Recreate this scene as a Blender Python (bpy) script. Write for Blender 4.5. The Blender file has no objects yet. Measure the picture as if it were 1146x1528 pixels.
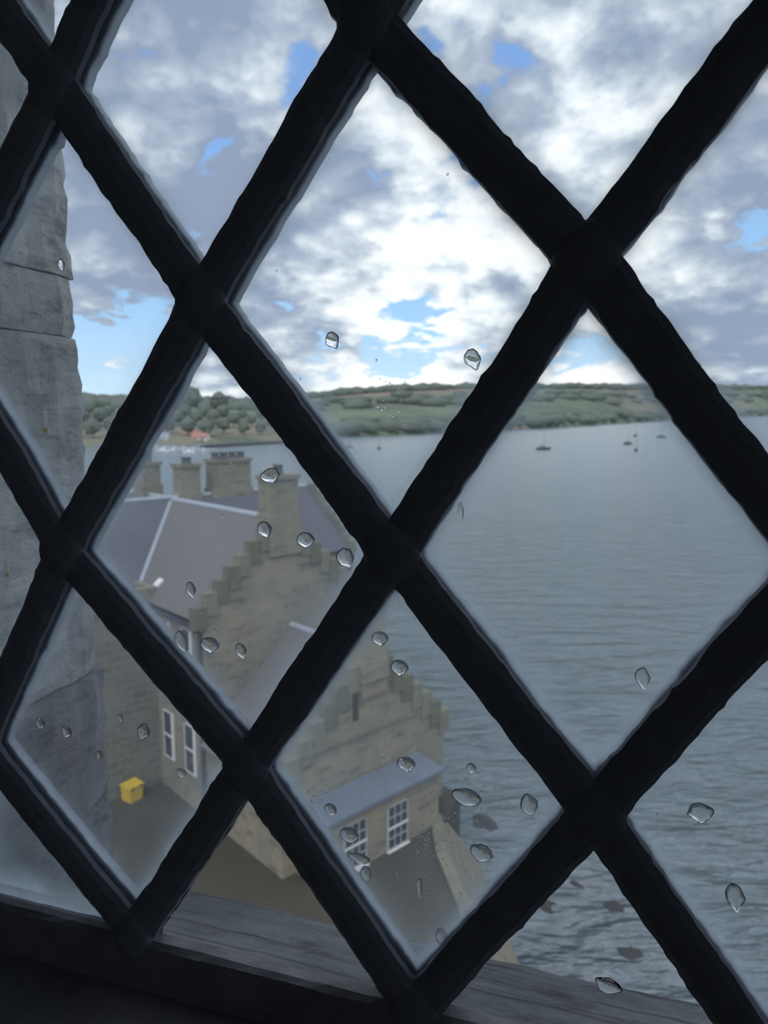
import bpy, bmesh, math, random
from mathutils import Vector, Matrix, noise as mnoise

random.seed(7)
SC = bpy.context.scene
COL = SC.collection
# ------------------------------------------------------------------ camera, world, exposure
EYE = 22.0                                   # eye height above the sea, metres
FPX = 1080.0
PITCH = math.radians(8)
cam_d = bpy.data.cameras.new('camera')
cam = bpy.data.objects.new('camera', cam_d); COL.objects.link(cam)
cam.location = (0, 0, EYE)
cam.rotation_euler = (math.radians(90) - PITCH, 0, 0)
cam_d.sensor_width = 36.0
cam_d.lens = FPX / 1528 * 36.0
cam_d.clip_start = 0.01
cam_d.clip_end = 30000
cam_d.dof.use_dof = True
cam_d.dof.focus_distance = 0.24
cam_d.dof.aperture_fstop = 24
SC.camera = cam
vs = SC.view_settings
vs.view_transform = 'Standard'; vs.look = 'None'; vs.gamma = 1.0; vs.exposure = 0.38
vs.use_curve_mapping = False
SC.cycles.transparent_max_bounces = 16
SC.cycles.max_bounces = 8
SC.cycles.diffuse_bounces = 3
SC.cycles.glossy_bounces = 3
SC.cycles.transmission_bounces = 8

FW = Vector((0, math.cos(PITCH), -math.sin(PITCH)))
UPV = Vector((0, math.sin(PITCH), math.cos(PITCH)))
def ray(px, py):
    return FW + Vector((1, 0, 0)) * ((px - 573) / FPX) + UPV * ((764 - py) / FPX)


class NT:
    """small helper for building node trees"""
    def __init__(self, tree): self.t = tree; self.n = tree.nodes; self.l = tree.links
    def new(self, typ, **kw):
        nd = self.n.new(typ)
        for k, v in kw.items():
            if k.startswith('i_'):
                key = k[2:]
                key = int(key) if key.isdigit() else key.replace('_', ' ')
                self.plug(v, nd.inputs[key])
            else: setattr(nd, k, v)
        return nd
    def plug(self, v, sock):
        if isinstance(v, bpy.types.NodeSocket): self.l.new(v, sock)
        elif isinstance(v, bpy.types.Node): self.l.new(v.outputs[0], sock)
        else: sock.default_value = v
    def math(self, op, a, b=0.0, c=0.0, clamp=False):
        nd = self.n.new('ShaderNodeMath'); nd.operation = op; nd.use_clamp = clamp
        self.plug(a, nd.inputs[0]); self.plug(b, nd.inputs[1]); self.plug(c, nd.inputs[2])
        return nd.outputs[0]
    def vmath(self, op, a, b=(0, 0, 0)):
        nd = self.n.new('ShaderNodeVectorMath'); nd.operation = op
        self.plug(a, nd.inputs[0])
        if op == 'SCALE': self.plug(b, nd.inputs['Scale'])
        else: self.plug(b, nd.inputs[1])
        return nd.outputs['Value'] if op in ('DOT_PRODUCT', 'LENGTH') else nd.outputs[0]
    def mix(self, f, a, b, mode='MIX'):
        nd = self.n.new('ShaderNodeMix'); nd.data_type = 'RGBA'; nd.blend_type = mode
        self.plug(f, nd.inputs[0]); self.plug(a, nd.inputs[6]); self.plug(b, nd.inputs[7])
        return nd.outputs[2]
    def noise(self, vec, scale, detail=4, rough=0.55, dist=0.0, col=False):
        nd = self.n.new('ShaderNodeTexNoise')
        if vec is not None: self.plug(vec, nd.inputs['Vector'])
        nd.inputs['Scale'].default_value = scale; nd.inputs['Detail'].default_value = detail
        nd.inputs['Roughness'].default_value = rough; nd.inputs['Distortion'].default_value = dist
        return nd.outputs['Color'] if col else nd.outputs['Fac']
    def ramp(self, f, stops):
        nd = self.n.new('ShaderNodeValToRGB'); self.plug(f, nd.inputs[0])
        e = nd.color_ramp.elements
        while len(e) < len(stops): e.new(0.5)
        for k, (p, c) in enumerate(stops):
            e[k].position = p
            e[k].color = (c, c, c, 1) if isinstance(c, (int, float)) else (*c, 1)
        return nd.outputs[0]
    def smooth(self, x, a, b):
        nd = self.n.new('ShaderNodeMapRange'); nd.interpolation_type = 'SMOOTHSTEP'
        self.plug(x, nd.inputs[0]); nd.inputs[1].default_value = a; nd.inputs[2].default_value = b
        return nd.outputs[0]

def build_world():
    w = bpy.data.worlds.new('sky'); SC.world = w; w.use_nodes = True
    T = NT(w.node_tree); T.n.clear()
    out = T.new('ShaderNodeOutputWorld'); bg = T.new('ShaderNodeBackground')
    T.l.new(bg.outputs[0], out.inputs[0])
    tc = T.new('ShaderNodeTexCoord')
    d = T.vmath('NORMALIZE', tc.outputs['Generated'])
    sep = T.new('ShaderNodeSeparateXYZ'); T.plug(d, sep.inputs[0])
    z = T.math('MAXIMUM', sep.outputs[2], 0.0)
    # clouds shrink and flatten towards the skyline
    lz = T.math('MULTIPLY', T.math('LOGARITHM', T.math('ADD', z, 0.10), math.e), 0.46)
    sc = T.math('DIVIDE', 1.0, T.math('ADD', 0.62, T.math('MULTIPLY', z, 0.9)))
    cmb = T.new('ShaderNodeCombineXYZ')
    T.plug(T.math('MULTIPLY', sep.outputs[0], sc), cmb.inputs[0]); T.plug(T.math('MULTIPLY', sep.outputs[1], sc), cmb.inputs[1]); T.plug(lz, cmb.inputs[2])
    uv = cmb.outputs[0]
    def blob(px, py, c0, c1):               # broad cloud mass around a direction of the sky
        v = ray(px, py).normalized()
        return T.smooth(T.vmath('DOT_PRODUCT', d, tuple(v)), math.cos(math.radians(c0)), math.cos(math.radians(c1)))
    OFF = (4.3, 2.2, 0.9)
    p0 = T.vmath('ADD', uv, OFF)
    nz = T.noise(p0, 4.0, 8, 0.56, 0.0)
    nzb = T.noise(T.vmath('ADD', uv, (OFF[0] + 0.02, OFF[1], OFF[2] + 0.06)), 4.0, 7, 0.56, 0.0)
    vo = T.new('ShaderNodeTexVoronoi', feature='F1'); vo.inputs['Scale'].default_value = 9.0; vo.inputs['Detail'].default_value = 2.0; vo.inputs['Roughness'].default_value = 0.55
    cz = T.new('ShaderNodeCombineXYZ'); T.plug(nz, cz.inputs[0]); T.plug(nzb, cz.inputs[1]); T.plug(nz, cz.inputs[2])
    T.plug(T.vmath('ADD', p0, T.vmath('SCALE', cz.outputs[0], 0.22)), vo.inputs['Vector'])
    bil = T.math('MULTIPLY', vo.outputs['Distance'], 0.38)
    n1 = T.math('SUBTRACT', nz, bil)
    n2 = T.noise(T.vmath('ADD', uv, (9.3, 4.2, 2.0)), 2.6, 6, 0.55, 0.2)
    holes = T.math('MULTIPLY', blob(190, 522, 6.5, 1.5), 0.36)
    holes = T.math('ADD', holes, T.math('MULTIPLY', blob(450, 110, 5.0, 0.5), 0.22))
    holes = T.math('ADD', holes, T.math('MULTIPLY', blob(345, 245, 3.0, 0.2), 0.05))
    holes = T.math('ADD', holes, T.math('MULTIPLY', blob(600, 505, 4.5, 1.0), 0.24))
    holes = T.math('ADD', holes, T.math('MULTIPLY', blob(860, 555, 5, 1.0), 0.2))
    cov = T.math('SUBTRACT', T.math('ADD', n1, 0.54), holes)
    # the low band of cumulus along the skyline
    band = T.math('MULTIPLY', T.smooth(z, 0.0, 0.02), T.math('SUBTRACT', 1.0, T.smooth(z, 0.03, 0.07)))
    cov = T.math('ADD', cov, T.math('MULTIPLY', band, 0.05))
    cover = T.smooth(cov, 0.40, 0.50)
    # shading of the clouds: lit tops, grey undersides
    rel = T.math('SUBTRACT', T.math('MULTIPLY', T.math('SUBTRACT', nz, nzb), 1.5), T.math('MULTIPLY', T.math('SUBTRACT', bil, 0.18), 0.9))
    sh = T.math('ADD', T.math('ADD', T.math('MULTIPLY', n2, 0.55), 0.52), rel)
    sh = T.math('SUBTRACT', sh, T.math('MULTIPLY', blob(215, 190, 22, 6), 0.27))
    sh = T.math('SUBTRACT', sh, T.math('MULTIPLY', blob(1150, 380, 15, 4), 0.13))
    sh = T.math('SUBTRACT', sh, T.math('MULTIPLY', blob(860, 130, 8, 3), 0.20))
    sh = T.math('SUBTRACT', sh, T.math('MULTIPLY', blob(470, 300, 6, 2), 0.12))
    sh = T.math('SUBTRACT', sh, T.math('MULTIPLY', blob(780, 490, 6, 1), 0.10))
    sh = T.math('ADD', sh, T.math('MULTIPLY', blob(640, 250, 24, 5), 0.22))
    sh = T.math('ADD', sh, T.math('MULTIPLY', band, 0.12))
    cloud = T.ramp(sh, [(0.40, (0.26, 0.32, 0.44)), (0.56, (0.39, 0.45, 0.55)), (0.68, (0.61, 0.67, 0.74)), (0.82, (0.92, 0.95, 0.96)), (1.0, (1.05, 1.05, 1.02))])
    blue = T.ramp(z, [(0.0, (0.62, 0.80, 0.92)), (0.12, (0.36, 0.60, 0.88)), (0.35, (0.20, 0.37, 0.72)), (1.0, (0.12, 0.24, 0.52))])
    sky = T.mix(cover, blue, cloud)
    ground = T.smooth(sep.outputs[2], -0.02, 0.0)
    sky = T.mix(ground, (0.12, 0.14, 0.15, 1), sky)
    T.plug(sky, bg.inputs[0]); bg.inputs[1].default_value = 1.0
build_world()
# sun spread out by the cloud cover, from behind the tower
sun_d = bpy.data.lights.new('sun', 'SUN'); sun_d.energy = 1.1; sun_d.angle = math.radians(50); sun_d.color = (1.0, 0.97, 0.92)
sun = bpy.data.objects.new('sun', sun_d); COL.objects.link(sun); sun.location = (0, -50, 90)
sun.rotation_euler = (math.radians(42), 0, math.radians(-12))

# ------------------------------------------------------------------ materials
def mat(name):
    m = bpy.data.materials.new(name); m.use_nodes = True
    T = NT(m.node_tree); T.n.clear()
    out = T.new('ShaderNodeOutputMaterial')
    return m, T, out
def principled(T, out, color, rough=0.8, bump=None, bstr=0.3, bdist=0.01, metallic=0.0, **kw):
    b = T.new('ShaderNodeBsdfPrincipled')
    T.plug(color, b.inputs['Base Color']); T.plug(rough, b.inputs['Roughness']); b.inputs['Metallic'].default_value = metallic
    for k, v in kw.items(): T.plug(v, b.inputs[k.replace('_', ' ')])
    if bump is not None:
        bp = T.new('ShaderNodeBump'); bp.inputs['Strength'].default_value = bstr; bp.inputs['Distance'].default_value = bdist
        T.plug(bump, bp.inputs['Height']); T.l.new(bp.outputs[0], b.inputs['Normal'])
    T.l.new(b.outputs[0], out.inputs[0])
    return b
def plain(name, c, rough=0.7, var=0.15, scale=4.0, metallic=0.0):
    m, T, o = mat(name)
    tc = T.new('ShaderNodeTexCoord')
    n = T.noise(tc.outputs['Object'], scale, 5, 0.6)
    lo = tuple(x * (1 - var) for x in c) + (1,); hi = tuple(min(1, x * (1 + var)) for x in c) + (1,)
    principled(T, o, T.mix(n, lo, hi), rough, n, 0.2, 0.01, metallic)
    return m
def masonry(name, c1, c2, c3, course=0.42, width=0.85, mortar=(0.30, 0.28, 0.25)):
    m, T, o = mat(name)
    tc = T.new('ShaderNodeTexCoord'); co = tc.outputs['Object']
    sep = T.new('ShaderNodeSeparateXYZ'); T.plug(co, sep.inputs[0])
    cmb = T.new('ShaderNodeCombineXYZ')
    T.plug(T.math('ADD', sep.outputs[0], sep.outputs[1]), cmb.inputs[0]); T.plug(sep.outputs[2], cmb.inputs[1])
    wob = T.vmath('ADD', cmb.outputs[0], T.vmath('SCALE', T.noise(co, 1.2, 3, 0.5, 0, True), 0.22))
    br = T.new('ShaderNodeTexBrick'); T.plug(wob, br.inputs['Vector'])
    br.inputs['Scale'].default_value = 1.0; br.inputs['Brick Width'].default_value = width; br.inputs['Row Height'].default_value = course
    br.inputs['Mortar Size'].default_value = 0.02; br.inputs['Bias'].default_value = 0.0
    br.inputs['Color1'].default_value = (*c1, 1); br.inputs['Color2'].default_value = (*c2, 1); br.inputs['Mortar'].default_value = (*mortar, 1)
    n = T.noise(co, 0.55, 6, 0.65); n2 = T.noise(co, 6, 5, 0.6)
    c = T.mix(T.smooth(n, 0.42, 0.66), br.outputs['Color'], (*c3, 1))
    st = T.noise(T.vmath('MULTIPLY', co, (0.5, 0.5, 1.6)), 1.3, 6, 0.7)
    c = T.mix(T.math('MULTIPLY', T.smooth(st, 0.5, 0.68), 0.6), c, (0.085, 0.085, 0.07, 1))
    c = T.mix(T.math('MULTIPLY', n2, 0.5), c, T.mix(0.5, c, (0.08, 0.08, 0.07, 1)))
    principled(T, o, c, 0.92, T.math('SUBTRACT', n2, br.outputs['Fac']), 0.4, 0.03)
    return m
def slate(name, c1, c2, gauge=0.2):
    m, T, o = mat(name)
    tc = T.new('ShaderNodeTexCoord'); co = tc.outputs['Object']
    n = T.noise(co, 1.1, 6, 0.6); n2 = T.noise(co, 8, 4, 0.6)
    wv = T.new('ShaderNodeTexWave', wave_type='BANDS', bands_direction='Z', wave_profile='SAW')
    T.plug(co, wv.inputs['Vector']); wv.inputs['Scale'].default_value = 0.314 / gauge; wv.inputs['Distortion'].default_value = 0.4
    c = T.mix(n, (*c1, 1), (*c2, 1)); c = T.mix(T.math('MULTIPLY', n2, 0.35), c, (0.16, 0.15, 0.15, 1))
    principled(T, o, c, 0.6, T.math('ADD', wv.outputs['Fac'], n2), 0.35, 0.02)
    return m

M = {}
def build_materials():
    M['house_stone'] = masonry('house_stone', (0.26, 0.25, 0.205), (0.20, 0.195, 0.165), (0.32, 0.285, 0.22))
    M['shade_stone'] = masonry('house_stone_shaded', (0.19, 0.19, 0.165), (0.15, 0.15, 0.135), (0.22, 0.21, 0.18))  # darker copy of the house stone, with yard shade put into the colour
    M['chimney_stone'] = masonry('chimney_stone', (0.27, 0.265, 0.20), (0.20, 0.20, 0.155), (0.31, 0.29, 0.22), 0.3, 0.6)
    M['cottage_stone'] = masonry('cottage_stone', (0.30, 0.265, 0.20), (0.24, 0.22, 0.175), (0.34, 0.29, 0.21), 0.35, 0.7)
    M['step_stone'] = plain('crow_step_stone', (0.20, 0.20, 0.155), 0.95, 0.4, 2.0)
    M['mossy_stone'] = plain('mossy_step_stone', (0.145, 0.15, 0.11), 0.95, 0.4, 2.0)
    M['slate_grey'] = slate('slate_grey', (0.125, 0.122, 0.128), (0.16, 0.152, 0.156))
    M['slate_dark'] = slate('slate_dark', (0.075, 0.08, 0.115), (0.105, 0.11, 0.145))
    M['slate_blue'] = slate('slate_blue', (0.075, 0.105, 0.165), (0.23, 0.27, 0.345), 0.3)
    M['lead'] = plain('sheet_lead', (0.36, 0.40, 0.47), 0.55, 0.2, 1.5)
    M['pot'] = plain('dark_chimney_pot', (0.09, 0.10, 0.12), 0.8)
    M['white_paint'] = plain('white_paint', (0.78, 0.79, 0.80), 0.5, 0.05)
    M['dull_paint'] = plain('weathered_paint', (0.40, 0.41, 0.41), 0.6, 0.1)
    M['soot'] = plain('soot_stain', (0.06, 0.055, 0.045), 0.95, 0.3)
    M['house_glass'] = plain('dark_window_glass', (0.05, 0.06, 0.075), 0.12, 0.2, 0.6)
    M['pipe'] = plain('cast_iron_pipe', (0.07, 0.07, 0.09), 0.6)
    M['yellow'] = plain('yellow_plastic', (0.72, 0.50, 0.05), 0.5, 0.08, 3.0)
    M['yard'] = plain('courtyard_paving', (0.06, 0.056, 0.046), 0.9, 0.25, 0.6)
    M['sea_wall'] = masonry('sea_wall_stone', (0.21, 0.195, 0.15), (0.16, 0.155, 0.125), (0.24, 0.22, 0.16), 0.5, 1.0)
    M['rock'] = plain('wet_rock', (0.04, 0.042, 0.045), 0.85, 0.5, 1.2)
    M['weed'] = plain('yellow_seaweed', (0.17, 0.145, 0.06), 0.7, 0.4, 4)
    M['dark_hull'] = plain('dark_hull', (0.05, 0.06, 0.08), 0.5)
    M['pale_hull'] = plain('pale_hull', (0.75, 0.78, 0.84), 0.5)
    M['red_roof'] = plain('red_tile', (0.42, 0.20, 0.17), 0.8)
    M['white_wall'] = plain('white_harling', (0.72, 0.72, 0.70), 0.9, 0.06)
    M['bark'] = plain('bark', (0.07, 0.06, 0.05), 0.9)
    M['jetty'] = plain('jetty_concrete', (0.40, 0.42, 0.44), 0.9, 0.15, 0.05)
    M['wood'] = plain('old_grey_wood', (0.24, 0.24, 0.265), 0.85, 0.5, 60)
    M['room'] = plain('old_lime_plaster', (0.42, 0.41, 0.39), 0.95, 0.2, 3)
    M['floor_wood'] = plain('dark_floor_boards', (0.06, 0.05, 0.04), 0.7, 0.3, 3)
    # tree leaves, green paled to put distance haze into the colour
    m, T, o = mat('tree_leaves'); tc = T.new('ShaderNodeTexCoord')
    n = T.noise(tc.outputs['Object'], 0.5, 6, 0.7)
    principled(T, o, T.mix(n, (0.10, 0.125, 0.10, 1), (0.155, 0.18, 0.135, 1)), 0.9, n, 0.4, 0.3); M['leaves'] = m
    # hillside: fields and woods
    m, T, o = mat('hillside_fields'); tc = T.new('ShaderNodeTexCoord'); co = tc.outputs['Object']
    vo = T.new('ShaderNodeTexVoronoi'); T.plug(co, vo.inputs['Vector']); vo.inputs['Scale'].default_value = 0.0042
    fc = T.ramp(T.new('ShaderNodeSeparateColor', i_Color=vo.outputs['Color']).outputs[0],
                [(0.0, (0.14, 0.18, 0.10)), (0.35, (0.165, 0.205, 0.11)), (0.55, (0.12, 0.15, 0.09)), (0.75, (0.27, 0.20, 0.14)), (1.0, (0.18, 0.21, 0.12))])
    n = T.noise(co, 0.011, 6, 0.65)
    c = T.mix(T.smooth(n, 0.46, 0.60), fc, (0.10, 0.125, 0.085, 1))
    sep = T.new('ShaderNodeSeparateXYZ'); T.plug(co, sep.inputs[0])
    principled(T, o, c, 0.95); M['hill'] = m
    # sea
    m, T, o = mat('sea_water'); tc = T.new('ShaderNodeTexCoord'); co = tc.outputs['Object']
    mp = T.new('ShaderNodeMapping'); T.plug(co, mp.inputs[0]); mp.inputs['Rotation'].default_value = (0, 0, math.radians(-24)); mp.inputs['Scale'].default_value = (0.30, 1.0, 1.0)
    w1 = T.noise(mp.outputs[0], 0.42, 3, 0.5, 0.6)
    w2 = T.noise(mp.outputs[0], 1.9, 3, 0.6, 0.5)
    w3 = T.noise(co, 0.035, 3, 0.5)
    dist = T.vmath('LENGTH', co)
    calm = T.math('DIVIDE', 70.0, T.math('ADD', dist, 70.0))        # choppy by the shore, smoother out in the bay
    hgt = T.math('MULTIPLY', T.math('ADD', w1, T.math('MULTIPLY', w2, 0.22)), calm)
    rgh = T.math('SUBTRACT', 0.24, T.math('MULTIPLY', calm, 0.26))
    b = principled(T, o, T.mix(w3, (0.16, 0.205, 0.24, 1), (0.20, 0.235, 0.265, 1)), rgh, hgt, 1.0, 7.5)
    b.inputs['IOR'].default_value = 1.333
    M['sea'] = m
    # interior lead: old lead with dark patina
    m, T, o = mat('old_lead_came'); tc = T.new('ShaderNodeTexCoord')
    n = T.noise(tc.outputs['Object'], 140, 5, 0.6)
    principled(T, o, T.mix(n, (0.20, 0.21, 0.26, 1), (0.34, 0.36, 0.43, 1)), 0.62, n, 0.5, 0.001, 0.1); M['came'] = m
    # jamb and sill stone (seen close)
    def close_stone(name, c1, c2, c3, streak):
        m, T, o = mat(name); tc = T.new('ShaderNodeTexCoord'); co = tc.outputs['Object']
        mp = T.new('ShaderNodeMapping'); T.plug(co, mp.inputs[0]); mp.inputs['Scale'].default_value = streak
        n = T.noise(co, 9, 7, 0.65); n2 = T.noise(mp.outputs[0], 60, 6, 0.7); n3 = T.noise(co, 160, 4, 0.7)
        c = T.mix(T.smooth(n, 0.35, 0.68), (*c1, 1), (*c2, 1))
        c = T.mix(T.smooth(n2, 0.48, 0.72), c, (*c3, 1))
        c = T.mix(T.math('MULTIPLY', T.smooth(T.noise(co, 28, 6, 0.7), 0.5, 0.66), 0.55), c, (*c3, 1))
        c = T.mix(T.math('MULTIPLY', n3, 0.5), c, T.mix(0.6, c, (0.05, 0.05, 0.055, 1)))
        principled(T, o, c, 0.95, T.math('ADD', n2, T.math('MULTIPLY', n3, 0.5)), 0.7, 0.004)
        return m
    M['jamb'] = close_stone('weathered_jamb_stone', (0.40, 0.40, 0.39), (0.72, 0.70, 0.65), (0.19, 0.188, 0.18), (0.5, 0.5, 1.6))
    M['jamb_low'] = close_stone('dark_jamb_stone', (0.18, 0.175, 0.19), (0.34, 0.32, 0.31), (0.08, 0.08, 0.09), (0.5, 0.5, 1.6))  # darker stone for the lowest left jamb block
    M['sill'] = close_stone('weathered_sill_stone', (0.10, 0.11, 0.12), (0.21, 0.22, 0.23), (0.018, 0.02, 0.023), (0.07, 1.6, 1.6))
    M['tower'] = masonry('tower_stone', (0.26, 0.25, 0.22), (0.21, 0.2, 0.18), (0.3, 0.28, 0.24), 0.4, 0.8)
    # window glass
    def glass(name, dirty):
        m, T, o = mat(name)
        tr = T.new('ShaderNodeBsdfTransparent'); tr.inputs[0].default_value = (0.965, 0.98, 0.985, 1)
        gl = T.new('ShaderNodeBsdfGlossy'); gl.inputs['Roughness'].default_value = 0.03; gl.inputs[0].default_value = (1, 1, 1, 1)
        fr = T.new('ShaderNodeFresnel'); fr.inputs[0].default_value = 1.25
        mx = T.new('ShaderNodeMixShader'); T.plug(fr.outputs[0], mx.inputs[0]); T.l.new(tr.outputs[0], mx.inputs[1]); T.l.new(gl.outputs[0], mx.inputs[2])
        last = mx
        if dirty:
            tc = T.new('ShaderNodeTexCoord'); co = tc.outputs['Object']
            at = T.new('ShaderNodeAttribute'); at.attribute_name = 'edge'
            n1 = T.noise(co, 22, 6, 0.6, 0.4); n2 = T.noise(co, 420, 5, 0.7); n4 = T.noise(co, 75, 5, 0.6)
            film = T.math('MULTIPLY', T.smooth(n1, 0.40, 0.75), 0.10)
            film = T.math('ADD', film, 0.085)  # even film, real grime strengthened to stand in for distance haze
            e = T.math('POWER', at.outputs['Fac'], 1.5)
            e = T.math('MULTIPLY', e, T.math('ADD', 0.28, T.math('MULTIPLY', n4, 0.70)))
            sp = T.math('MULTIPLY', T.smooth(n2, 0.70, 0.76), T.math('ADD', 0.03, T.math('MULTIPLY', T.smooth(n1, 0.45, 0.65), 0.14)))
            fac = T.math('ADD', T.math('ADD', film, e), sp, clamp=True)
            tl = T.new('ShaderNodeBsdfTranslucent'); tl.inputs[0].default_value = (0.60, 0.69, 0.77, 1)
            df = T.new('ShaderNodeBsdfDiffuse'); df.inputs[0].default_value = (0.55, 0.58, 0.62, 1)
            ad = T.new('ShaderNodeMixShader'); ad.inputs[0].default_value = 0.12
            T.l.new(tl.outputs[0], ad.inputs[1]); T.l.new(df.outputs[0], ad.inputs[2])
            m2 = T.new('ShaderNodeMixShader'); T.plug(fac, m2.inputs[0]); T.l.new(mx.outputs[0], m2.inputs[1]); T.l.new(ad.outputs[0], m2.inputs[2])
            last = m2
        T.l.new(last.outputs[0], o.inputs[0])
        return m
    M['glass'] = glass('window_glass', False)
    M['dirty_glass'] = glass('grimy_window_glass', True)
    m, T, o = mat('rain_water')
    g = T.new('ShaderNodeBsdfGlass'); g.inputs['IOR'].default_value = 1.333; g.inputs['Roughness'].default_value = 0.0
    T.l.new(g.outputs[0], o.inputs[0]); M['drop'] = m
    for nm, key, c in (('chalky_bird_dropping', 'dropping', (0.62, 0.62, 0.58, 1)), ('ochre_crust', 'ochre', (0.50, 0.36, 0.16, 1))):
        m, T, o = mat(nm); tc = T.new('ShaderNodeTexCoord'); n = T.noise(tc.outputs['Object'], 900, 4, 0.6)
        tl = T.new('ShaderNodeBsdfTranslucent'); df = T.new('ShaderNodeBsdfDiffuse'); cc = T.mix(n, tuple(x * 0.6 for x in c[:3]) + (1,), c)
        T.plug(cc, tl.inputs[0]); T.plug(cc, df.inputs[0]); mx = T.new('ShaderNodeMixShader'); mx.inputs[0].default_value = 0.3
        T.l.new(tl.outputs[0], mx.inputs[1]); T.l.new(df.outputs[0], mx.inputs[2]); T.l.new(mx.outputs[0], o.inputs[0]); M[key] = m
build_materials()

# ------------------------------------------------------------------ mesh helpers
class MB:
    def __init__(self): self.v = []; self.f = []; self.m = []
    def face(self, pts, mi=0):
        k = len(self.v); self.v += [tuple(p) for p in pts]; self.f.append(tuple(range(k, k + len(pts)))); self.m.append(mi)
    def prism(self, pts, ext, mi=0):
        """polygon pts (3D) swept by vector ext"""
        k = len(self.v); n = len(pts); e = Vector(ext)
        self.v += [tuple(p) for p in pts] + [tuple(Vector(p) + e) for p in pts]
        self.f.append(tuple(range(k + n - 1, k - 1, -1))); self.f.append(tuple(range(k + n, k + 2 * n)))
        for i in range(n):
            j = (i + 1) % n; self.f.append((k + i, k + j, k + n + j, k + n + i))
        self.m += [mi] * (n + 2)
        return self
    def box(self, x0, x1, y0, y1, z0, z1, mi=0):
        return self.prism([(x0, y0, z0), (x1, y0, z0), (x1, y1, z0), (x0, y1, z0)], (0, 0, z1 - z0), mi)
    def tube(self, p, q, r0, r1=None, seg=10, mi=0):
        r1 = r0 if r1 is None else r1
        p, q = Vector(p), Vector(q); a = (q - p).normalized(); s = a.orthogonal().normalized(); t = a.cross(s)
        k = len(self.v)
        for c, r in ((p, r0), (q, r1)):
            for i in range(seg):
                th = 2 * math.pi * i / seg; self.v.append(tuple(c + s * math.cos(th) * r + t * math.sin(th) * r))
        for i in range(seg):
            j = (i + 1) % seg; self.f.append((k + i, k + j, k + seg + j, k + seg + i)); self.m.append(mi)
        self.f.append(tuple(range(k + seg - 1, k - 1, -1))); self.f.append(tuple(range(k + seg, k + 2 * seg))); self.m += [mi, mi]
        return self
    def loft(self, rings, mi=0, cap=True):
        k = len(self.v); n = len(rings[0])
        for r in rings: self.v += [tuple(p) for p in r]
        for a in range(len(rings) - 1):
            for i in range(n):
                j = (i + 1) % n
                self.f.append((k + a * n + i, k + a * n + j, k + (a + 1) * n + j, k + (a + 1) * n + i)); self.m.append(mi)
        if cap:
            self.f.append(tuple(range(k + n - 1, k - 1, -1))); self.m.append(mi)
            b = k + (len(rings) - 1) * n; self.f.append(tuple(range(b, b + n))); self.m.append(mi)
        return self
    def build(self, name, mats, parent=None, smooth=False, bevel=0.0):
        me = bpy.data.meshes.new(name); me.from_pydata(self.v, [], self.f)
        if not isinstance(mats, (list, tuple)): mats = [mats]
        for m in mats: me.materials.append(M[m] if isinstance(m, str) else m)
        me.polygons.foreach_set('material_index', self.m)
        me.update()
        bm = bmesh.new(); bm.from_mesh(me); bmesh.ops.recalc_face_normals(bm, faces=bm.faces)
        if bevel > 0: bmesh.ops.bevel(bm, geom=list(bm.edges), offset=bevel, segments=1, affect='EDGES')
        bm.to_mesh(me); bm.free()
        if smooth: me.polygons.foreach_set('use_smooth', [True] * len(me.polygons))
        o = bpy.data.objects.new(name, me); COL.objects.link(o)
        if parent is not None: o.parent = parent
        return o
def empty(name, loc=(0, 0, 0), rz=0.0, parent=None):
    o = bpy.data.objects.new(name, None); COL.objects.link(o); o.location = loc; o.rotation_euler = (0, 0, rz); o.empty_display_size = 0.1
    if parent: o.parent = parent
    return o
def tag(o, label=None, cat=None, group=None, kind=None):
    if label: o['label'] = label
    if cat: o['category'] = cat
    if group: o['group'] = group
    if kind: o['kind'] = kind
    return o
def blob(mb, c, rx, ry, rz, jit=0.18, freq=1.0, sub=2, seed=0.0, mi=0, flat=None):
    bm = bmesh.new(); bmesh.ops.create_icosphere(bm, subdivisions=sub, radius=1.0)
    k = len(mb.v)
    for v in bm.verts:
        p = v.co.normalized(); nn = mnoise.noise(p * 1.7 * freq + Vector((seed, seed * 1.3, 0))) + 0.5 * mnoise.noise(p * 4 * freq + Vector((seed, 0, seed)))
        p = p * (1 + jit * nn); z = p.z
        if flat is not None: z = max(z, flat)
        mb.v.append((c[0] + p.x * rx, c[1] + p.y * ry, c[2] + z * rz))
    for f in bm.faces: mb.f.append(tuple(k + v.index for v in f.verts)); mb.m.append(mi)
    bm.free()

# ------------------------------------------------------------------ window frame of reference
# local axes of the window: x = along the wall to the right, y = outwards, z = up; origin at the eye point
WAZ = math.radians(17.5)
WROT = -WAZ
N_GLASS = 0.220
WN = Vector((math.sin(WAZ), math.cos(WAZ), 0)); WR = Vector((math.cos(WAZ), -math.sin(WAZ), 0))
def win_at(px, py, n=N_GLASS):
    """point of the pane plane (x, z in window axes) seen at a place in the photo, and metres per pixel there"""
    d = ray(px, py); t = n / d.dot(WN); p = d * t
    return p.dot(WR), p.z, t / FPX
X0, X1 = -0.262, 0.350          # glazed opening
Z0, Z1 = -0.2045, 0.440
JL = -0.279                     # left jamb face
JR = 0.367
N_OUT = 0.34                    # outer face of the tower wall
SILL_Z = -0.2803

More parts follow.
